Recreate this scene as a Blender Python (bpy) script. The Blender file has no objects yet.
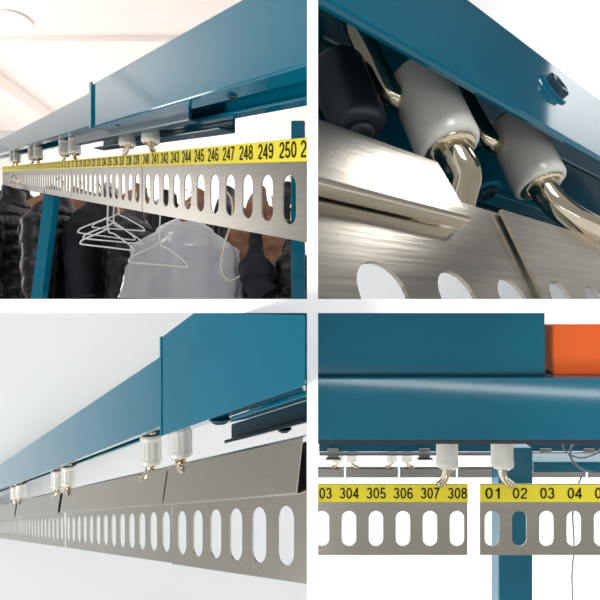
import bpy, bmesh, math, random
from mathutils import Vector, Matrix
random.seed(4)
F=450.0; PX=312.5; PY=306.0
sc=bpy.context.scene
sc.view_settings.view_transform='Standard'
sc.view_settings.look='None'
# ---------------- materials
def lin(c):
    return tuple(((v/255)/12.92 if v/255<=.04045 else ((v/255+.055)/1.055)**2.4) for v in c)+(1,)
def pbr(name,rgb,rough=.5,metal=0,coat=0,noise=0,nscale=(20,20,20),bump=0,emit=0,alpha=1,rgb2=None,spec=.5,bdist=.002):
    m=bpy.data.materials.new(name); m.use_nodes=True
    nt=m.node_tree; b=nt.nodes['Principled BSDF']
    b.inputs['Base Color'].default_value=lin(rgb)
    b.inputs['Roughness'].default_value=rough; b.inputs['Metallic'].default_value=metal
    b.inputs['Coat Weight'].default_value=coat; b.inputs['Coat Roughness'].default_value=.06
    b.inputs['Specular IOR Level'].default_value=spec
    if emit:
        b.inputs['Emission Color'].default_value=lin(rgb); b.inputs['Emission Strength'].default_value=emit
    b.inputs['Alpha'].default_value=alpha
    if noise or bump or rgb2:
        tc=nt.nodes.new('ShaderNodeTexCoord'); mp=nt.nodes.new('ShaderNodeMapping'); nz=nt.nodes.new('ShaderNodeTexNoise')
        mp.inputs['Scale'].default_value=nscale
        nt.links.new(tc.outputs['Object'],mp.inputs[0]); nt.links.new(mp.outputs[0],nz.inputs['Vector'])
        nz.inputs['Scale'].default_value=1; nz.inputs['Detail'].default_value=4
        if noise or rgb2:
            mx=nt.nodes.new('ShaderNodeMix'); mx.data_type='RGBA'
            c=lin(rgb); k=1-noise
            mx.inputs[6].default_value=c
            mx.inputs[7].default_value=lin(rgb2) if rgb2 else (c[0]*k,c[1]*k,c[2]*k,1)
            nt.links.new(nz.outputs['Fac'],mx.inputs[0]); nt.links.new(mx.outputs[2],b.inputs['Base Color'])
        if bump:
            bp=nt.nodes.new('ShaderNodeBump'); bp.inputs['Strength'].default_value=bump; bp.inputs['Distance'].default_value=bdist
            nt.links.new(nz.outputs['Fac'],bp.inputs['Height']); nt.links.new(bp.outputs[0],b.inputs['Normal'])
    return m
M={}
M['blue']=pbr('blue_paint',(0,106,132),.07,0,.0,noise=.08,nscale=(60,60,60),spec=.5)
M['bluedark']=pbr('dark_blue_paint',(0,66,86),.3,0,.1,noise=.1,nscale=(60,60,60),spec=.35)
M['white']=pbr('white_plaster',(244,244,243),.8,noise=.02,nscale=(30,30,30))
M['divider']=pbr('glowing_divider_white',(254,254,254),.9,emit=.1)  # faint emission in the paint lifts the dividers to full white; not a lamp
M['wallgray']=pbr('gray_white_wall',(216,218,218),.85,noise=.05,nscale=(2,2,2))
M['ceil']=pbr('ceiling_warm_white',(243,235,230),.9,noise=.02,nscale=(2,2,2))
M['panelgray']=pbr('unseen_panel_gray',(84,90,96),.9,noise=.1,nscale=(2,2,2))  # for the added unseen panel over the upper-right bay
M['steel']=pbr('brushed_stainless',(194,189,178),.33,1,noise=.25,nscale=(15,15,900),bump=.05)
M['steelbr']=pbr('satin_stainless',(166,163,155),.36,1,noise=.3,nscale=(15,15,700))
M['steelcoarse']=pbr('grained_stainless',(228,219,204),.27,1,noise=.5,nscale=(7,7,240),bump=.07)
M['chrome']=pbr('polished_metal',(224,212,186),.09,1,noise=.1,nscale=(60,60,60))
M['nylon']=pbr('white_nylon',(232,230,220),.25,0,.3,noise=.03,nscale=(90,90,90))
M['yellow']=pbr('yellow_strip',(244,226,60),.45,noise=.04,nscale=(80,80,80),spec=.25)
M['ink']=pbr('black_ink',(22,22,20),.6,spec=.1)
M['bolt']=pbr('dark_bolt_steel',(70,78,84),.35,.8,noise=.2)
M['boltblue']=pbr('painted_bolt',(4,52,72),.25,.1,.3)
M['cable']=pbr('grey_cable_sheath',(120,124,130),.5,noise=.1)
M['orange']=pbr('orange_paint',(246,108,40),.5,0,0,noise=.04,nscale=(30,30,30),spec=.3)
M['coatblack']=pbr('black_nylon_fabric',(24,24,29),.42,noise=.4,nscale=(40,40,40),bump=.5,bdist=.006,spec=.35)
M['coatnavy']=pbr('charcoal_fabric',(36,38,46),.75,noise=.35,nscale=(30,30,14),bump=.5,bdist=.008,spec=.2)
M['coatbrown']=pbr('brown_fabric',(176,126,94),.8,noise=.4,nscale=(50,50,40),bump=.6,rgb2=(66,44,36),bdist=.01)
M['coatgray']=pbr('gray_fabric',(70,72,80),.8,noise=.35,nscale=(30,30,12),bump=.5,bdist=.008)
M['plastic']=pbr('clear_garment_plastic',(206,208,212),.16,0,.6,rgb2=(150,152,160),nscale=(22,22,5),bump=.8,bdist=.012,alpha=.88)
M['wirewhite']=pbr('white_coated_wire',(220,220,218),.4)
M['lamp']=pbr('lamp_diffuser',(255,244,226),.5,emit=3)
# ---------------- helpers
class Fr:
    def __init__(s,d,u,h,bc,S=1.0,away=None,clip=None):
        s.d=Vector(d).normalized(); s.u=Vector(u).normalized(); s.n=Vector(away).normalized()
        s.O=s.n*h+s.u*bc; s.S=S; s.clip=clip
    def L(s,x,a,b): return s.O+s.d*x+s.n*(a*s.S)+s.u*(b*s.S)
    def at(s,px,a,b):
        P=s.L(0,a,b); k=(px-PX)/F
        return (k*P.y-P.x)/(s.d.x-k*s.d.y)
XC=.0034; ZC=.0042
def doclip(bm,clip):
    for co,no in clip:
        bmesh.ops.bisect_plane(bm,geom=bm.verts[:]+bm.edges[:]+bm.faces[:],plane_co=co,plane_no=no,clear_outer=True)
CL={'A':[((-XC,0,0),(1,0,0)),((0,0,ZC),(0,0,-1))],'B':[((XC,0,0),(-1,0,0)),((0,0,ZC),(0,0,-1))],
    'C':[((-XC,0,0),(1,0,0)),((0,0,-ZC),(0,0,1))],'D':[((XC,0,0),(-1,0,0)),((0,0,-ZC),(0,0,1))]}
def mk(name,verts,faces,mat,parent=None,clip=None,smooth=False,bevel=0,norm=True,**props):
    bm=bmesh.new(); vs=[bm.verts.new(v) for v in verts]
    for f in faces:
        try: bm.faces.new([vs[i] for i in f])
        except ValueError: pass
    if clip: doclip(bm,CL[clip])
    if norm: bmesh.ops.recalc_face_normals(bm,faces=bm.faces[:])
    if not bm.verts:
        bm.free(); return None
    lo=Vector((min(v.co.x for v in bm.verts),min(v.co.y for v in bm.verts),min(v.co.z for v in bm.verts)))
    hi=Vector((max(v.co.x for v in bm.verts),max(v.co.y for v in bm.verts),max(v.co.z for v in bm.verts)))
    c=(lo+hi)/2
    for v in bm.verts: v.co-=c
    me=bpy.data.meshes.new(name); bm.to_mesh(me); bm.free()
    me.materials.append(mat)
    if smooth:
        for p in me.polygons: p.use_smooth=len(p.vertices)<6
    o=bpy.data.objects.new(name,me); sc.collection.objects.link(o)
    o.location=c
    if parent is not None:
        o.parent=parent; o.location=c-parent.location
    if bevel:
        md=o.modifiers.new('bevel','BEVEL'); md.width=bevel; md.segments=2; md.limit_method='ANGLE'; md.angle_limit=math.radians(40)
    for k,v in props.items(): o[k]=v
    return o
def empty(name,loc,**props):
    e=bpy.data.objects.new(name,None); e.empty_display_size=.02; e.location=loc
    sc.collection.objects.link(e)
    for k,v in props.items(): e[k]=v
    return e
def box(x0,x1,y0,y1,z0,z1):
    v=[(x,y,z) for x in(x0,x1) for y in(y0,y1) for z in(z0,z1)]
    f=[(0,1,3,2),(4,6,7,5),(0,4,5,1),(2,3,7,6),(0,2,6,4),(1,5,7,3)]
    return v,f
def merge(*parts):
    V=[];Fc=[]
    for v,f in parts:
        n=len(V); V+=[Vector(p) for p in v]; Fc+=[tuple(i+n for i in q) for q in f]
    return V,Fc
def tube(path,r,seg=12,close=True):
    path=[Vector(p) for p in path]; V=[];Fc=[]
    t0=(path[1]-path[0]).normalized()
    nrm=t0.orthogonal().normalized()
    N=len(path)
    for i,p in enumerate(path):
        t=(path[min(i+1,N-1)]-path[max(i-1,0)]).normalized()
        nrm=(nrm-t*nrm.dot(t)).normalized(); bn=t.cross(nrm)
        rr=r[i] if isinstance(r,(list,tuple)) else r
        for k in range(seg):
            an=2*math.pi*k/seg; V.append(p+(nrm*math.cos(an)+bn*math.sin(an))*rr)
    for i in range(N-1):
        for k in range(seg):
            a=i*seg+k;b=i*seg+(k+1)%seg
            Fc.append((a,b,b+seg,a+seg))
    if close:
        Fc.append(tuple(range(seg))); Fc.append(tuple(range((N-1)*seg,N*seg)))
    return V,Fc
def smoothpath(pts,n=8):
    pts=[Vector(p) for p in pts]; out=[]
    P=[pts[0]]+pts+[pts[-1]]
    for i in range(1,len(P)-2):
        for k in range(n):
            t=k/n
            a,b,c,d=P[i-1],P[i],P[i+1],P[i+2]
            out.append(.5*((2*b)+(c-a)*t+(2*a-5*b+4*c-d)*t*t+(3*b-a-3*c+d)*t**3))
    out.append(pts[-1]); return out
def lathe(prof,c,ax,seg=32,flute=None):
    ax=ax.normalized(); e=ax.orthogonal().normalized(); g=ax.cross(e); V=[];Fc=[]
    for j,(r,z) in enumerate(prof):
        for k in range(seg):
            an=2*math.pi*k/seg
            rr=r*(1-.07*(k%4==0)) if flute and j in flute else r
            V.append(c+ax*z+(e*math.cos(an)+g*math.sin(an))*rr)
    for i in range(len(prof)-1):
        for k in range(seg):
            a=i*seg+k;b=i*seg+(k+1)%seg; Fc.append((a,b,b+seg,a+seg))
    Fc.append(tuple(range(seg))); Fc.append(tuple(range((len(prof)-1)*seg,len(prof)*seg)))
    return V,Fc
# ---------------- grotesque-style digits drawn as strokes
def arc(cx,cy,rx,ry,a0,a1,n=14):
    return [(cx+rx*math.cos(math.radians(a0+(a1-a0)*i/n)),cy+ry*math.sin(math.radians(a0+(a1-a0)*i/n))) for i in range(n+1)]
DG={'0':[arc(.28,.5,.2,.435,0,360,28)],
 '1':[[(.35,0),(.35,1.0)],[(.36,.94),(.28,.79),(.12,.735)]],
 '2':[arc(.28,.69,.195,.245,172,-32)+[(.13,.20),(.085,.06)],[(.045,.065),(.50,.065)]],
 '3':[arc(.27,.715,.17,.22,165,-90),arc(.27,.28,.205,.215,90,-168)],
 '4':[[(.39,0),(.39,1.0)],[(.42,.97),(.06,.30),(.06,.27),(.54,.27)]],
 '5':[[(.47,.935),(.15,.935),(.10,.50)]+arc(.27,.305,.205,.24,130,-165)],
 '6':[arc(.28,.30,.20,.235,0,360,24),arc(.30,.50,.22,.435,42,190)],
 '7':[[(.05,.935),(.49,.935),(.34,.62),(.24,.30),(.20,0)]],
 '8':[arc(.28,.73,.175,.205,0,360,24),arc(.28,.285,.205,.22,0,360,24)],}
DG['9']=[[(.56-x,1-y) for x,y in pl] for pl in DG['6']]
def textmesh(s):
    V=[];Fc=[];t=.064
    for ci,ch in enumerate(s):
        for pl in DG[ch]:
            n=len(pl); closed=(abs(pl[0][0]-pl[-1][0])+abs(pl[0][1]-pl[-1][1]))<1e-6; b=len(V)
            for i,(x,y) in enumerate(pl):
                p0=pl[i-1] if i>0 else (pl[-2] if closed else pl[0]); p1=pl[i+1] if i<n-1 else (pl[1] if closed else pl[-1])
                def nrm(a,c):
                    dx,dy=c[0]-a[0],c[1]-a[1]; l=math.hypot(dx,dy)
                    return None if l<1e-9 else (-dy/l,dx/l)
                n1=nrm(p0,(x,y)); n2=nrm((x,y),p1); n1=n1 or n2; n2=n2 or n1
                mx,my=n1[0]+n2[0],n1[1]+n2[1]; l=math.hypot(mx,my) or 1; mx/=l; my/=l
                k=t/max(.5,mx*n1[0]+my*n1[1])
                V.append(Vector((x+mx*k+ci*.61,y+my*k,0))); V.append(Vector((x-mx*k+ci*.61,y-my*k,0)))
            for i in range(n-1): Fc.append((b+2*i,b+2*i+1,b+2*i+3,b+2*i+2))
    return V,Fc
# ---------------- conveyor pieces
P0=.03
def beam(fr,name,s0,s1,w1,w2,b0,b1,t,sl1,sl2,label,mat='blue',bev=.0015,cat='rail beam',open_=False):
    if open_:
        pr=[(-w1,b0),(-w1,b1),(w2,b1),(w2,b0),(w2-sl2,b0),(w2-sl2,b0+t),(w2-t,b0+t),(w2-t,b1-t),(-w1+t,b1-t),(-w1+t,b0)]
    else:
        pr=[(-w1,b0),(-w1,b1),(w2,b1),(w2,b0),(sl2,b0),(sl2,b0+t),(w2-t,b0+t),(w2-t,b1-t),(-w1+t,b1-t),(-w1+t,b0+t),(-sl1,b0+t),(-sl1,b0)]
    V=[];n=len(pr)
    for s in(s0,s1):
        for a,b in pr: V.append(fr.L(s,a,b))
    Fc=[(i,(i+1)%n,n+(i+1)%n,n+i) for i in range(n)]+[tuple(range(n)),tuple(range(n,2*n))]
    return mk(name,V,Fc,M[mat],clip=fr.clip,bevel=bev*fr.S,label=label,category=cat)
def fbar(fr,s0,s1,a0,a1,b0,b1):
    v,f=box(s0,s1,a0,a1,b0,b1)
    return [fr.L(*p) for p in v],f
def plate(fr,centers,e0,e1,H,slot_top,slot_len,r,label,texts=None,tdir=1,strip=.019,lip=None,group=None,mat='steel',name='number_plate',ao=0,lipout=.0048,slant=0,liprad=.0022):
    S=fr.S; p=P0*S; th=.0012
    root=empty(name,fr.L((e0+e1)/2,0,-H/2),label=label,category='number plate' if texts else 'hanging plate')
    if group: root['group']=group
    centers=sorted(centers); bc=-(slot_top+slot_len/2); Lc=slot_len/2-r
    angs=[math.pi*k/12 for k in range(13)]
    inner=[];outer=[]
    for an in angs:
        c,s=math.cos(an),math.sin(an); m=max(abs(c),abs(s))
        inner.append((c*r,bc+Lc+s*r)); outer.append((c/m,'t',s/m))
    for an in angs:
        c,s=-math.cos(an),-math.sin(an); m=max(abs(c),abs(s))
        inner.append((c*r,bc-Lc+s*r)); outer.append((c/m,'b',s/m))
    V=[];Fc=[];n=len(inner)
    for ci,c in enumerate(centers):
        lo=(e0 if ci==0 else (centers[ci-1]+c)/2)-c; hi=(e1 if ci==len(centers)-1 else (centers[ci+1]+c)/2)-c
        base=len(V)
        for a in(ao,ao+th):
            for (x,b) in inner: V.append(fr.L(c+x*S,a,b))
            for (cx,k,sy) in outer:
                x=(hi if cx>0 else -lo)*cx
                if abs(cx)<1e-6:x=0
                cb=bc+Lc if k=='t' else bc-Lc
                dist=(0-cb) if k=='t' else (cb+H)
                if slant and ci==0 and cx<-.99: x+=slant*S*((1 if sy>.99 else .45) if k=='t' else (-.45 if sy>-.99 else -1))
                V.append(fr.L(c+x,a,cb+sy*dist))
        for i in range(n):
            j=(i+1)%n
            f0=base; b0=base+2*n
            Fc.append((f0+i,f0+j,f0+n+j,f0+n+i)); Fc.append((b0+i,b0+n+i,b0+n+j,b0+j))
            Fc.append((f0+i,b0+i,b0+j,f0+j)); Fc.append((f0+n+i,f0+n+j,b0+n+j,b0+n+i))
    mk('plate_body',V,Fc,M[mat],parent=root,clip=fr.clip,norm=False)
    if texts:
        v,f=fbar(fr,e0,e1,-.0012,-.0002,-strip-.0005,-.0005)
        mk('number_strip',v,f,M['yellow'],parent=root,clip=fr.clip)
        TV=[];TF=[]
        for s0,tx,dx in texts:
            v,f=textmesh(tx)
            x0=min(q.x for q in v);x1=max(q.x for q in v)
            w=.0215*len(tx)/3 if len(tx)!=2 else .0160
            if len(tx)==1: w=.0066
            if len(tx)==2 and dx: w=.0138; dx=0
            sx=w/(x1-x0); sy=.0122
            nn=len(TV)
            for q in v:
                TV.append(fr.L(s0+tdir*((q.x-(x0+x1)/2)*sx+dx)*S,-.0016,-strip/2-.0062+q.y*sy))
            TF+=[tuple(i+nn for i in q) for q in f]
        mk('printed_numbers',TV,TF,M['ink'],parent=root,clip=fr.clip,norm=False)
    if lip:
        l0,l1,lb0,lb1=lip; o=lipout; t=.0008; lr=liprad
        outp=[(-.0004+ao,lb0),(-.0016+ao,lb0+.0001),(-.0022+ao-o*.25,lb0-.0012)]
        nb=5
        x1_=-.0012+ao-o
        outp.append((x1_,lb1+lr*1.6))
        for i in range(1,nb+1):
            an=math.pi/2*i/nb
            outp.append((x1_+lr*(1-math.cos(an)),lb1+lr*1.6*(1-math.sin(an))))
        outp.append((-.0008+ao,lb1+.0002))
        inn=[]
        for i,(a,b) in enumerate(outp):
            p0=outp[max(i-1,0)];p1=outp[min(i+1,len(outp)-1)]
            dx,dy=p1[0]-p0[0],p1[1]-p0[1]; l=math.hypot(dx,dy)
            inn.append((a-dy/l*t,b+dx/l*t))
        pr=outp+inn[::-1]
        V=[];k=len(pr)
        for s in(l0,l1):
            for a,b in pr: V.append(fr.L(s,a,b))
        m=len(outp)
        Fc=[(i,(i+1)%k,k+(i+1)%k,k+i) for i in range(k)]
        for off in(0,k):
            for i in range(m-1): Fc.append((off+i,off+i+1,off+k-2-i,off+k-1-i))
        ob=mk('folded_lip',V,Fc,M['steel'] if S==1 else M['steelcoarse'],parent=root,clip=fr.clip,smooth=True)
        md=ob.modifiers.new('es','EDGE_SPLIT'); md.split_angle=math.radians(30)
    return root
tcache={}
def trolley(fr,s,bot,dirn,label,group,drop,hlen=.036,rad=.0125,key='',tail=.022,thick=.0042,flute=True):
    S=fr.S; base=fr.L(s,0,bot)
    root=empty('trolley',base,label=label,category='trolley',group=group)
    kk=(id(fr),dirn,key)
    if kk not in tcache:
        u=fr.u; c=base; R=rad*S; Hh=hlen*S
        prof=[(R*.55,Hh*.02),(R*.86,0),(R*.97,Hh*.025),(R,Hh*.07),(R,Hh*.18),(R*.97,Hh*.20),(R*.97,Hh*.22),(R*.97,Hh*.80),(R*.97,Hh*.81),(R,Hh*.82),(R,Hh*.94),(R*.94,Hh*.99),(R*.6,Hh)]
        if S>1: prof=[(R*.55,Hh*.02),(R*.86,0),(R*.95,Hh*.012),(R,Hh*.05),(R,Hh*.5),(R,Hh*.93),(R*.95,Hh*.985),(R*.6,Hh)]
        a=lathe(prof,c,u,48,flute=(6,7) if flute and S==1 else None)
        ring=lathe([(R*.50,-.0006*S),(R*.76,-.0014*S),(R*.84,.0003*S),(R*.76,.0016*S),(R*.4,.0016*S)],c,u,32)
        def q(ds,aa,b): return fr.L(s+ds*dirn*S,aa,b)
        d=drop
        if key=='x':
            pts=[q(0,0,bot+hlen+.004),q(0,0,bot+.016),q(0,0,bot+.004),q(-.0008,-.0006,bot-.005),q(-.0022,.0004,bot-.0115),q(-.0010,.0050,bot-.0185),q(.001,.0100,bot-.0265)]
            path=smoothpath(pts,8); rr=[thick*S]*len(path)
        elif key=='y':
            pts=[q(0,0,bot+hlen+.004),q(0,0,bot+.016),q(0,0,bot+.004),q(.0004,-.0004,bot-.005),q(.0032,-.0014,bot-.0130),q(.0105,-.0030,bot-.0190),q(.022,-.0042,bot-.0225),q(.036,-.0048,bot-.0245),q(.052,-.005,bot-.026)]
            path=smoothpath(pts,8); rr=[thick*S]*len(path)
        else:
            path=smoothpath([q(0,0,bot+hlen+.004),q(0,0,bot+.002),q(.0004,0,bot-d*.30),q(.0035,-.0005,bot-d*.72),q(.0085,-.001,bot-d*.95),q(tail,-.0012,bot-d*1.02)],6)
            rr=[thick*S]*len(path)
        hook=tube(path,rr,28)
        topring=lathe([(R*.45,Hh),(R*.5,Hh+.003*S),(R*.3,Hh+.0034*S)],c,u,24)
        o=[mk('roller',*a,M['nylon'],parent=root,smooth=True),mk('bearing_ring',*merge(ring),M['chrome'],parent=root,smooth=True),
           mk('hook_rod',*hook,M['chrome'],parent=root,smooth=True),mk('bearing_ring',*topring,M['chrome'],parent=root,smooth=True)]
        for ob in o[:1]:
            md=ob.modifiers.new('es','EDGE_SPLIT'); md.split_angle=math.radians(50)
        tcache[kk]=o
    else:
        for ob in tcache[kk]:
            c=ob.copy(); c.parent=root; sc.collection.objects.link(c)
    return root
def bolt(fr,s,a,b,axis,r,label,mat='bolt',stem=True):
    S=fr.S; c=fr.L(s,a,b); ax=axis.normalized(); e=fr.d-ax*fr.d.dot(ax); e.normalize(); g=ax.cross(e); r=r*S
    root=empty('bolt',c,label=label,category='bolt')
    mk('washer',*lathe([(r*1.35,0),(r*1.35,r*.12),(r*1.25,r*.18)],c,ax,28),M['blue'] if mat=='boltblue' else M[mat],parent=root)
    V=[];Fc=[]
    for z,k in((r*.15,1),(r*.50,1),(r*.60,.86),(r*.58,.58),(r*.25,.52)):
        for i in range(6):
            an=math.pi/3*i; V.append(c+ax*z+(e*math.cos(an)+g*math.sin(an))*r*k)
    for l in range(4):
        for i in range(6): Fc.append((l*6+i,l*6+(i+1)%6,l*6+6+(i+1)%6,l*6+6+i))
    Fc+= [tuple(range(6)),tuple(range(24,30))]
    mk('hex_head',V,Fc,M[mat],parent=root)
    if stem: mk('threaded_end',*lathe([(r*.40,r*.2),(r*.40,r*.42),(r*.32,r*.46)],c,ax,20),M['bolt'],parent=root)
    return root
# ---------------- frames
Z=Vector((0,0,1))
A=Fr((-377.5,450,133),Z,.202,.0636,away=(450,377.5,0),clip='A')
C=Fr((-402.5,450,-219),Z,.1713,-.0073,away=(450,402.5,0),clip='C')
D=Fr((1,0,0),Z,.5,(PY-484)/F*.5,away=(0,1,0),clip='D')
du=Vector((587.5,450,-24)).normalized(); uu=Vector((-.2426,.365,.8985)).normalized(); nn=uu.cross(du)
B=Fr(du,uu,.1936,.2264,S=3.0,away=nn,clip='B')
def nI(fr,n): return n*P0 - fr.O.y/fr.d.y
# ================= panel A
g='numbered plates of the clothes conveyor'
first=14.94
def aplate(base_n,nums,e0=None):
    cs=[nI(A,base_n+i) for i in range(len(nums))]
    e0=cs[0]-.57*P0 if e0 is None else e0
    return plate(A,cs,e0,cs[-1]+.57*P0,.0745,.0265,.037,.0083,'stainless slotted plate with yellow strip numbered %d to %d'%(nums[-1],nums[0]),
        texts=[(c,str(k),0) for c,k in zip(cs,nums)]+([(nI(A,14.30),'2',0)] if base_n==first else []),tdir=-1,group=g,strip=.0165,mat='steelbr')
aplate(first,list(range(250,239,-1)),e0=nI(A,14.16))
k=first+11+.22
nb=239
for j in range(4):
    aplate(k,list(range(nb,nb-13,-1))); nb-=13; k+=13.22
sj=A.at(94,-.03,.06)
beam(A,'rail_beam',A.at(330,-.03,.06)-.06,sj,.0325,.026,.033,.094,.003,.013,.012,'glossy teal-blue steel rail, overlapping length above the plates')
beam(A,'rail_beam',sj+.0005,sj+2.3,.028,.023,.038,.088,.003,.013,.012,'glossy teal-blue steel rail, narrower continuing length of the conveyor')
mk('splice_collar',*fbar(A,sj-.006,sj+.006,-.0355,-.0328,.031,.096),M['blue'],clip='A',bevel=.0006,label='thin teal edge collar where two rail lengths meet',category='collar')
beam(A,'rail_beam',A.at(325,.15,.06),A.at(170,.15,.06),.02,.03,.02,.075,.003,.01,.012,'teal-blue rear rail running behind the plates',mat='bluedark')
for n0 in (26.05,39.4,52.75,66.1):
    for sg in(1,-1):
        trolley(A,nI(A,n0+1.5*sg),.0115,sg,'white nylon roller on bent metal hook under teal rail','rollers under the clothes conveyor rail',.0095,hlen=.029,rad=.0110,tail=.012,thick=.0036)
for px,a,b in((232,-.021,.033),(118,-.021,.035)):
    bolt(A,A.at(px,a,b),a,b,-Z,.004,'small teal hex bolt under the rail','boltblue')
def post(px,ptop,pbot,Y,wpx,label,clip,dpx=0,name='post',dep=None):
    w=wpx/F*Y; x=(px-PX)/F*Y; x2=x+dpx/F*Y; z1=(PY-ptop)/F*Y; z0=(PY-pbot)/F*Y; dep=dep or w
    V=[(xx+sx*w/2,Y+sy*dep,zz) for xx,zz in((x2,z0),(x,z1)) for sx,sy in((-1,0),(1,0),(1,1),(-1,1))]
    Fc=[(0,1,2,3),(4,5,6,7)]+[(i,(i+1)%4,4+(i+1)%4,4+i) for i in range(4)]
    return mk(name,V,Fc,M['blue'],clip=clip,bevel=.002,label=label,category='post')
post(50,186,306,1.08,11,'teal-blue square steel post slightly leaning','A',dpx=-15)
post(298,120,306,.62,14,'teal-blue square steel post behind the plates','A',dep=.01)
mk('ceiling',*box(-3.6,-.0045,.3,3.7,1.5,1.54),M['ceil'],kind='structure')
mk('trim_3',*box(-3.5,-2.0,1.9,3.6,1.40,1.499),M['ceil'],kind='structure')
mk('trim_4',*box(-1.9,-.3,2.5,2.56,1.47,1.499),M['ceil'],kind='structure')
mk('wall_back',*box(-3.6,-.0045,3.7,3.76,.005,1.5),M['white'],kind='structure')
for i,(x,y) in enumerate(((-1.55,2.35),(-1.15,2.95),(-2.6,3.0),(-2.2,2.45))):
    r=empty('ceiling_downlight',(x,y,1.495 if x>-2.0 else 1.395),label='round recessed ceiling light with white rim',category='ceiling light',group='recessed ceiling lights')
    zz=r.location.z
    mk('rim',*lathe([(.075,0),(.075,-.01),(.055,-.012),(.055,-.004)],Vector((x,y,zz)),Z,32),M['white'],parent=r)
    mk('diffuser',*lathe([(.054,-.006),(.054,-.004)],Vector((x,y,zz)),Z,32),M['lamp'],parent=r)
def garment(px,Y,ptop,w,dep,rot,mat,label,puff=0,zb=.018,nm='jacket',sleeves=True,collar=True,crease=0,flare=0):
    x=(px-PX)/F*Y; zt=(PY-ptop)/F*Y
    R=Matrix.Rotation(rot,3,'Z'); c=Vector((x,Y,0)); ph=random.random()*6
    root=empty(nm,Vector((x,Y,zb)),label=label,category='garment bag' if nm=='garment_bag' else 'jacket')
    V=[];Fc=[];seg=72;NR=80;Hh=zt-zb
    for i in range(NR+1):
        t=i/NR; z=zt-t*Hh; q=(zt-z)/(.10 if not flare else .06)
        if q<1: ww=.12+.38*math.sin(q*math.pi/2)**.8
        else: ww=.5-.03*math.sin(min((q-1)/2.5,1)*math.pi)
        if flare: ww=(.06+.32*min(1,q)**.8)+flare*t
        dd=.22+.28*min(1,q**.6)
        for k in range(seg):
            th=2*math.pi*k/seg
            fold=1+(.07*math.sin(7*th+ph+3*t)+.045*math.sin(13*th-ph+5*t))*min(1,t*3)
            if crease: fold+=crease*(math.sin(9*th+8*t+ph)*math.sin(5*t*3+2*th)+.6*abs(math.sin(17*th-11*t)))*min(1,t*4)
            pz=0
            if puff:
                pz=puff*dep*2*(abs(math.sin(math.pi*(z/.042+.25*math.sin(2*th+ph))))**.5-.6)
            cx=math.copysign(abs(math.cos(th))**.75,math.cos(th)); sy=math.copysign(abs(math.sin(th))**.75,math.sin(th))
            V.append(c+R@Vector((cx*(ww*w*fold+pz*.6),sy*(dd*dep*fold+pz),0))+Vector((0,0,z+.008*math.cos(2*th)*(t<.15))))
    for i in range(NR):
        for k in range(seg):
            a=i*seg+k;b=i*seg+(k+1)%seg; Fc.append((a,b,b+seg,a+seg))
    Fc+= [tuple(range(seg)),tuple(range(NR*seg,(NR+1)*seg))]
    mk('body',V,Fc,M[mat],parent=root,smooth=True)
    if sleeves:
        for sg in(-1,1):
            path=[];rr=[]
            for i in range(50):
                t=i/49; z=zt-.06-t*(zt-.065-zb)
                path.append(c+R@Vector((sg*(w*.41+.03*math.sin(t*1.6)+.004*math.sin(9*t+ph)),-dep*.18-.02*t*t,0))+Vector((0,0,z)))
                r0=.036-.008*t+.002*math.sin(t*22+ph)
                if puff: r0*=1+.10*(abs(math.sin(math.pi*(z/.042+.3)))**.5-.6)
                if i<6: r0*=(.4,.62,.78,.88,.94,.98)[i]
                rr.append(r0)
            mk('sleeve',*tube(path,rr,18),M[mat],parent=root,smooth=True)
    if collar:
        V=[];Fc=[]
        for i,(r1,z) in enumerate(((.30,-.012),(.26,.012),(.25,.032),(.20,.036),(.19,.006))):
            for k in range(24):
                th=2*math.pi*k/24; V.append(c+R@Vector((math.cos(th)*r1*w*.6,math.sin(th)*r1*dep*1.1,0))+Vector((0,0,zt+z+.006*math.sin(th))))
        for i in range(4):
            for k in range(24):
                a=i*24+k;b=i*24+(k+1)%24; Fc.append((a,b,b+24,a+24))
        mk('collar',V,Fc,M[mat],parent=root,smooth=True)
        nz_=int((zt-.1-zb)/.02)
        if nz_>=3:
            v,f=tube([c+R@Vector((0,-dep*.53,0))+Vector((0,0,zt-.09-.02*i)) for i in range(nz_)],.003,6)
            mk('zip',v,f,M['bolt'],parent=root)
    top=c+Vector((0,0,zt))
    e=R@Vector((1,0,0))
    pts=[top+Vector((0,0,-.02)),top+Vector((0,0,.035)),top+e*.012+Vector((0,0,.048)),top+e*.014+Vector((0,0,.064)),top+Vector((0,0,.074)),top-e*.012+Vector((0,0,.064))]
    mk('coat_hanger',*tube(smoothpath(pts,5),.002,8),M['chrome'],smooth=True,label='metal hook of the hanger carrying a garment',category='clothes hanger',group='hooks above hanging garments')
    return root
G=[(14,1.34,200,.27,.085,1.54,'coatblack','black quilted puffer jacket beside the leaning post',.05),
   (60,1.28,203,.28,.085,1.52,'coatblack','black quilted puffer jacket with high collar',.05),
   (98,1.30,208,.28,.08,1.54,'coatnavy','charcoal coat hanging close to its neighbour',0),
   (134,1.28,214,.28,.08,1.54,'coatblack','black padded jacket next to plastic cover',.04),
   (240,1.36,218,.26,.07,1.56,'coatbrown','brown fur-trimmed coat between dark coats',0),
   (272,1.36,220,.24,.065,1.56,'coatbrown','tan fur-trimmed coat behind dark coats',0),
   (256,1.02,242,.16,.05,1.56,'coatnavy','charcoal coat with soft vertical folds',0),
   (291,1.02,238,.16,.05,1.56,'coatblack','black quilted jacket near teal post',.05)]
rear=[('coatnavy','dark coat'),('coatbrown','brown coat'),('coatbrown','tan-brown coat'),('coatgray','grey coat'),('coatbrown','brown coat'),('coatnavy','dark blue coat'),('coatbrown','rust-brown coat'),('coatblack','black coat'),('coatbrown','brown coat'),('coatnavy','dark coat')]
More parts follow.
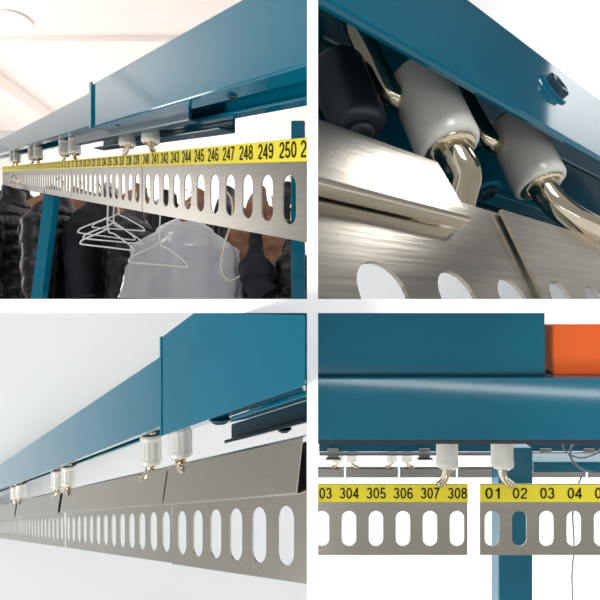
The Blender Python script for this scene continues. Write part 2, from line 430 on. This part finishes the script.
for i,(mt,lb) in enumerate(rear):
    G.append((20+i*30,1.98,192+(i*7)%9,.34,.09,1.5,mt,lb+' hanging in the rear row',0))
for px,Y,pt,w,dp,ro,mt,lb,pf in G: garment(px,Y,pt,w,dp,ro,mt,lb,pf)
garment(186,1.04,222,.27,.09,.20,'plastic','wrinkled clear plastic cover over a hanging garment',0,nm='garment_bag',sleeves=False,collar=False,crease=.035,flare=.12)
def hanger(px,py,Y,wd,rot,label,r=.0012,up=.34):
    c=Vector(((px-PX)/F*Y,Y,(PY-py)/F*Y)); R=Matrix.Rotation(rot,3,'Z')
    def q(x,z): return c+R@Vector((x*wd,0,0))+Vector((0,0,z*wd))
    pts=[q(.06,up),q(.085,up+.06),q(.03,up+.13),q(-.045,up+.1),q(-.04,up+.02),q(0,up-.06),q(0,.2),q(.14,.12),q(.44,-.04),q(.5,-.1),q(.46,-.13),q(0,-.13),q(-.46,-.13),q(-.5,-.1),q(-.44,-.04),q(-.14,.12),q(-.01,.2)]
    mk('wire_hanger',*tube(smoothpath(pts,5),r,8),M['wirewhite'],smooth=True,label=label,category='clothes hanger',group='empty white hangers')
hanger(114,234,.80,.10,.75,'empty white wire hanger hanging on its own',up=.7)
hanger(108,229,.88,.115,.95,'empty white wire hanger behind another',up=.65)
hanger(119,223,.95,.10,.45,'empty white wire hanger bunched with two others',up=.6)
hanger(108,240,.72,.09,1.0,'empty white wire hanger overlapping the bunch',up=.9)
hanger(160,256,.80,.12,.95,'white wire hanger tilted over the plastic cover',up=.7)
def qa(px,py,Y): return ((px-PX)/F*Y,Y,(PY-py)/F*Y)
mk('wire_hook',*tube(smoothpath([qa(226,190,.55),qa(232,202,.56),qa(231,222,.57),qa(224,246,.58),qa(221,268,.6),qa(228,280,.6),qa(240,276,.6)],8),.0009,8),M['chrome'],smooth=True,label='thin curved wire hanging from a plate slot',category='wire hook')
# ================= panel C
g='slotted plates along the rail'
def cpl(n0,e0=None,N=13,lab='brushed stainless slotted plate with folded upper lip',x1=.42,ao=0,sl=0):
    cs=[nI(C,n0+i) for i in range(N)]
    a=cs[0]-.46*P0 if e0 is None else e0; z=cs[-1]+x1*P0
    lz=z-.001 ; la=a if e0 is not None else a+.002
    plate(C,cs,a,z,.0825,.0365,.037,.0086,lab,lip=(la,lz,.004,-.029),group=g,mat='steel',name='slotted_plate',lipout=.0072,ao=ao,slant=sl,liprad=.0014)
cpl(13.1,e0=nI(C,12.38),N=6,x1=.66)
k=13.1+5+1.25
for j in range(4):
    cpl(k,sl=.004,ao=.0016); k+=13.35
sj=C.at(166,-.03,.06)
beam(C,'rail_beam',C.at(340,-.03,.06)-.08,sj,.0335,.046,.0280,.101,.003,.013,.012,'glossy teal-blue steel rail, deeper length',bev=.0008)
beam(C,'rail_beam',sj+.0005,sj+2.0,.027,.023,.037,.0915,.003,.013,.012,'glossy teal-blue steel rail, narrower adjoining length')
mk('splice_collar',*fbar(C,sj-.0015,sj+.0015,-.0343,-.0337,.0278,.1012),M['blue'],clip='C',bevel=.0002,label='thin teal edge collar at the rail joint',category='collar')
for n0 in(18.8,32.1,45.5,58.8):
    for sg in(1,-1):
        if n0==18.8: s_=n0+(1.6 if sg>0 else -.62)
        else: s_=n0+1.1*sg
        trolley(C,nI(C,s_),.0105,sg,'white nylon roller with chrome bent hook under the rail','rollers along the rail by the plain wall',.012,hlen=.028,rad=.0102,tail=.016,thick=.0048)
bolt(C,C.at(220,-.02,.028),-.02,.028,-Z,.0055,'teal painted hex bolt under the rail','boltblue')
bolt(C,C.at(284,.045,.012),.045,.012,-Z,.0045,'teal painted hex bolt under the bracket','boltblue')
b1_,b2_=C.at(335,.045,.012),C.at(236,.045,.012)
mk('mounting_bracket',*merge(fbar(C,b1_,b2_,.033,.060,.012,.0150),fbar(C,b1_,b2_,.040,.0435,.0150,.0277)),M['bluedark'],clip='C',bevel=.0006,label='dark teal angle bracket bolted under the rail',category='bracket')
mk('wall_left',*box(-2.6,-.0045,1.5,1.56,-2.2,-.005),M['wallgray'],kind='structure')
# ================= panel B
sB=lambda px,a,b:B.at(px,a,b)
pB=P0*3
c0=sB(380,0,-.034)
g='plates seen close under the open rail'
plate(B,[c0-pB,c0,c0+pB,c0+2*pB],c0-1.6*pB,c0+2.62*pB,.079,.0290,.038,.0084,'brushed stainless slotted plate with folded lip',lip=(c0-1.6*pB,sB(452,-.004,0),.013,-.013),group=g,mat='steelcoarse',name='slotted_plate',lipout=.0044,liprad=.0010)
c2=c0+3*pB
plate(B,[c2+pB*i for i in range(7)],c2-.48*pB,c2+6.42*pB,.079,.0290,.038,.0084,'brushed stainless slotted plate overlapping its neighbour',group=g,mat='steelcoarse',name='slotted_plate',ao=-.0022)
beam(B,'rail_beam',sB(300,-.0206,.05)-.25,sB(600,-.0206,.05)+.9,.0206,.026,.0333,.108,.003,.013,.009,'glossy teal-blue open channel rail seen from below',open_=True)
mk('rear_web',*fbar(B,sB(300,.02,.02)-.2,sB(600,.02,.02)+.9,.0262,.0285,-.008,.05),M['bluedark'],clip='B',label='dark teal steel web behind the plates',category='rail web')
t1=sB(432,0,.045); t2=sB(525,0,.045)
trolley(B,t1,.0255,-1,'large white nylon roller with thick chrome hook','rollers in the open channel rail',.022,hlen=.038,rad=.0120,key='x',thick=.0064)
trolley(B,t2,.0265,1,'large white nylon roller with hook onto next plate','rollers in the open channel rail',.024,hlen=.038,rad=.0120,key='y',thick=.0060)
def axle(px):
    s=sB(px,0,.045)
    pts=[B.L(s-.01,0.006,.054),B.L(s-.028,.006,.054),B.L(s-.040,.006,.056),B.L(s-.046,.006,.062),B.L(s-.048,.006,.074),B.L(s-.048,.006,.10)]
    mk('support_rod',*tube(smoothpath(pts,8),.0165,20),M['chrome'],smooth=True,clip='B',label='bent chrome rod reaching to the roller',category='rod')
axle(432); axle(520)
cs_=sB(350,.014,.05)
cw=B.L(cs_,.014,.038)
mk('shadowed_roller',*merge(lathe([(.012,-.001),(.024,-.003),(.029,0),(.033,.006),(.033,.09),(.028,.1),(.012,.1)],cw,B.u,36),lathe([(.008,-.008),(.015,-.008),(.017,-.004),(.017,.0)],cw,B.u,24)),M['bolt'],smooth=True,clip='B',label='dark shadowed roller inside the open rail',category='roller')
bolt(B,sB(553,-.0206,.074),-.0206,.074,-B.n,.0070,'dark teal hex bolt in the rail side','boltblue')
bolt(B,sB(474,.0225,.037),.0175,.0333,-B.u,.0055,'dark teal nut under the inner flange','boltblue')
mk('wall_right',*box(.0045,2.2,1.5,1.56,.005,1.09),M['white'],kind='structure')
mk('unseen_dark_panel',*box(.3,3.2,-.1,3.0,1.62,1.66),M['panelgray'],kind='structure')  # added panel out of view, keeps pale reflections off the rail face
# ================= panel D
g='numbered plates in front of white wall'
def X(px,Y=.5): return (px-PX)/F*Y
lc=[X(457-27*i) for i in range(6)]
lc.sort()
plate(D,lc,X(318)-.002,X(467.5),.079,.030,.039,.0080,'stainless slotted plate with yellow strip numbered to 308',
   texts=[(c,t,0) for c,t in zip(lc[1:],['304','305','306','307','308'])]+[(X(325.5),'03',1)],group=g,mat='steel')
rc=[X(492+27.3*i) for i in range(13)]
plate(D,rc,X(480),rc[-1]+.42*P0,.079,.030,.039,.0080,'stainless slotted plate with yellow strip numbered from 01',
   texts=[(c,'%02d'%(i+1),0) for i,c in enumerate(rc)],group=g,mat='steel')
beam(D,'rail_beam',0,.75,.03,.026,.0575,.1225,.003,.013,.012,'glossy teal-blue steel rail under the blue cabinet',bev=.003)
mk('track_strip',*fbar(D,0.004,.75,-.027,-.0235,.0528,.0573),M['bolt'],clip='D',label='thin dark steel track under the rail',category='track')
for px,sg in((447,-1),(502,1)):
    trolley(D,X(px),.0195,sg,'white nylon roller with bent chrome hook','rollers above numbered plates',.020,hlen=.037,rad=.0122,tail=.011)
def cab(name,x0,x1,y0,y1,z0,z1,mat,label,cat,seam):
    root=empty(name,((x0+x1)/2,(y0+y1)/2,z0),label=label,category=cat)
    mk('housing',*box(x0,x1,y0,y1,z0,z1),M[mat],parent=root,bevel=.002)
    mk('base_flange',*box(x0,x1,y0-.002,y0+.004,z0,z0+.003),M[seam],parent=root)
    return root
zt=D.L(0,0,.1225).z
cab('drive_cabinet',.0036,X(545.5,.485),.485,.55,zt+.0004,-.0044,'blue','large teal-blue steel cabinet standing on the rail','cabinet','bluedark')
cab('control_box',X(553,.495),.52,.495,.53,zt+.0004,(PY-325)/F*.495,'orange','orange painted metal box beside the blue cabinet','box','orange')
yr=1.0
def zz(py,Y=yr): return (PY-py)/F*Y
mk('rear_rail',*box(X(319,yr),1.1,yr-.02,yr+.03,zz(449),zz(441)),M['bluedark'],clip='D',bevel=.002,label='dark teal rear rail of the conveyor loop',category='rail beam')
mk('rear_track',*box(X(319,yr),1.1,yr-.06,yr-.045,zz(454.0,.95),zz(452.7,.95)),M['bolt'],clip='D',label='thin steel track along the rear rail',category='track')
for px in(333,424,545,588):
    x=X(px,.97)
    mk('rail_bracket',*merge(box(x-.012,x+.012,.965,.968,zz(457,.97),zz(448,.97)),box(x-.016,x+.016,.955,.968,zz(458,.97),zz(457,.97))),M['steelbr'],bevel=.0008,label='small steel bracket under the rear rail',category='bracket',group='rear rail brackets')
Drear=Fr((1,0,0),Z,yr,zz(467),away=(0,1,0),clip='D')
for a,b in [(312,344),(346,398),(400,456),(458,521),(523,586),(588,650)]:
    r_=empty('rear_plate',(X((a+b)/2,yr),yr,zz(477)),label='narrow stainless plate on the rear run',category='hanging plate',group='rear run plates')
    mk('plate_body',*box(X(a,yr),X(b,yr),yr,yr+.002,zz(477.5),zz(467)),M['steelbr'],parent=r_,clip='D')
    mk('folded_lip',*box(X(a,yr)+.01,X(b,yr)-.01,yr-.006,yr-.0005,zz(471),zz(468)),M['steelbr'],parent=r_,clip='D',bevel=.001)
for px,sg in((338,-1),(352,1),(392,-1),(407,1),(520,-1),(592,-1)):
    trolley(Drear,X(px,yr),.012,sg,'small white roller on the rear run','rear run rollers',.012,hlen=.026,rad=.012,tail=.014)
post(516,448,640,.62,34,'teal-blue square steel post behind the numbered plates','D',dep=.028)
mk('cross_bar',*box(X(534,.66),.9,.66,.70,zz(473,.66),zz(462,.66)),M['blue'],bevel=.002,label='teal-blue horizontal bar joined to the post',category='cross bar')
Yc=.75
def q(px,py,Y=Yc): return ((px-PX)/F*Y,Y,(PY-py)/F*Y)
mk('power_cable',*tube(smoothpath([q(612,436),q(596,455),q(580,480),q(573,510),q(574,545),q(572,580),q(575,630)],8),.0013,10),M['cable'],smooth=True,label='thin grey cable hanging down by the post',category='cable')
mk('power_cable',*tube(smoothpath([q(575,440,.64),q(570,455,.64),q(580,468,.64),q(598,474,.64),q(615,476,.64)],8),.0016,10),M['cable'],smooth=True,label='thin grey cable curving sideways under the rail',category='cable')
mk('power_cable',*tube(smoothpath([q(562,440,.63),q(566,452,.63),q(582,458,.63),q(600,452,.63),q(615,446,.63)],8),.0014,10),M['cable'],smooth=True,label='short grey cable loop under the rail',category='cable')
mk('wall_front',*box(.0045,2.2,1.5,1.56,-2.2,-.005),M['white'],kind='structure')
# ================= dividing walls between the four bays
w=5.5/F*.25; h=7/F*.25
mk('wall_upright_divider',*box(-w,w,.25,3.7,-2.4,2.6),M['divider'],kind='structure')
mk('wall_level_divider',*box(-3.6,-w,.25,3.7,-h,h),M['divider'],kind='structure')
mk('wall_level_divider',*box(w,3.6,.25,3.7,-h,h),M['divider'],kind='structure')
# ================= light
wd=bpy.data.worlds.new('world'); sc.world=wd; wd.use_nodes=True
nt=wd.node_tree; bg=nt.nodes['Background']
tc=nt.nodes.new('ShaderNodeTexCoord'); sp=nt.nodes.new('ShaderNodeSeparateXYZ'); cr=nt.nodes.new('ShaderNodeValToRGB'); mr=nt.nodes.new('ShaderNodeMapRange')
nt.links.new(tc.outputs['Generated'],sp.inputs[0]); nt.links.new(sp.outputs['Z'],mr.inputs['Value'])
mr.inputs['From Min'].default_value=-1; mr.inputs['From Max'].default_value=1
nt.links.new(mr.outputs[0],cr.inputs[0]); nt.links.new(cr.outputs[0],bg.inputs[0])
e=cr.color_ramp.elements; e[0].position=0; e[0].color=(.50,.49,.47,1); e[1].position=1; e[1].color=(.50,.51,.54,1)
e2=e.new(.38); e2.color=(.46,.455,.45,1); e3=e.new(.6); e3.color=(.32,.32,.33,1)
bg.inputs[1].default_value=1.0
def area(name,loc,tgt,size,e,col=(1,1,1),sy=None):
    l=bpy.data.lights.new(name,'AREA'); l.size=size; l.energy=e; l.color=col
    if sy: l.shape='RECTANGLE'; l.size_y=sy
    o=bpy.data.objects.new(name,l); sc.collection.objects.link(o); o.location=loc
    o.rotation_euler=(Vector(tgt)-Vector(loc)).to_track_quat('-Z','Y').to_euler(); return o
area('area_light',(.3,-1.3,1.7),(0,.4,0),.9,24)
area('area_light',(-1.9,-1.5,-1.3),(0,.4,-.1),.8,48)
area('area_light',(-2.6,1.6,.5),(-1.0,2.6,1.3),.8,18,(1,.96,.93))
area('area_light',(-1.2,2.9,.9),(-1.0,3.7,.5),.5,10,(1,.98,.95))
area('area_light',(1.3,1.0,1.3),(.6,1.5,.5),.4,7)
area('area_light',(1.3,.75,-1.3),(.5,1.5,-.5),.4,20)
area('area_light',(-1.6,.1,-1.7),(-.7,1.5,-.7),.7,8)
area('added_streak_light',(.9,-1.3,-.41),(.3,.5,-.1),2.6,2.6,sy=.03)  # added strip behind the camera, reflects as a highlight streak along the rail
# ================= camera
cd=bpy.data.cameras.new('camera'); cam=bpy.data.objects.new('camera',cd); sc.collection.objects.link(cam)
cd.sensor_width=36; cd.lens=36*F/600; cd.clip_start=.01; cd.clip_end=50
cd.shift_x=-(PX-300)/600; cd.shift_y=(PY-300)/600
cam.location=(0,0,0); cam.rotation_euler=(math.pi/2,0,0)
sc.camera=cam
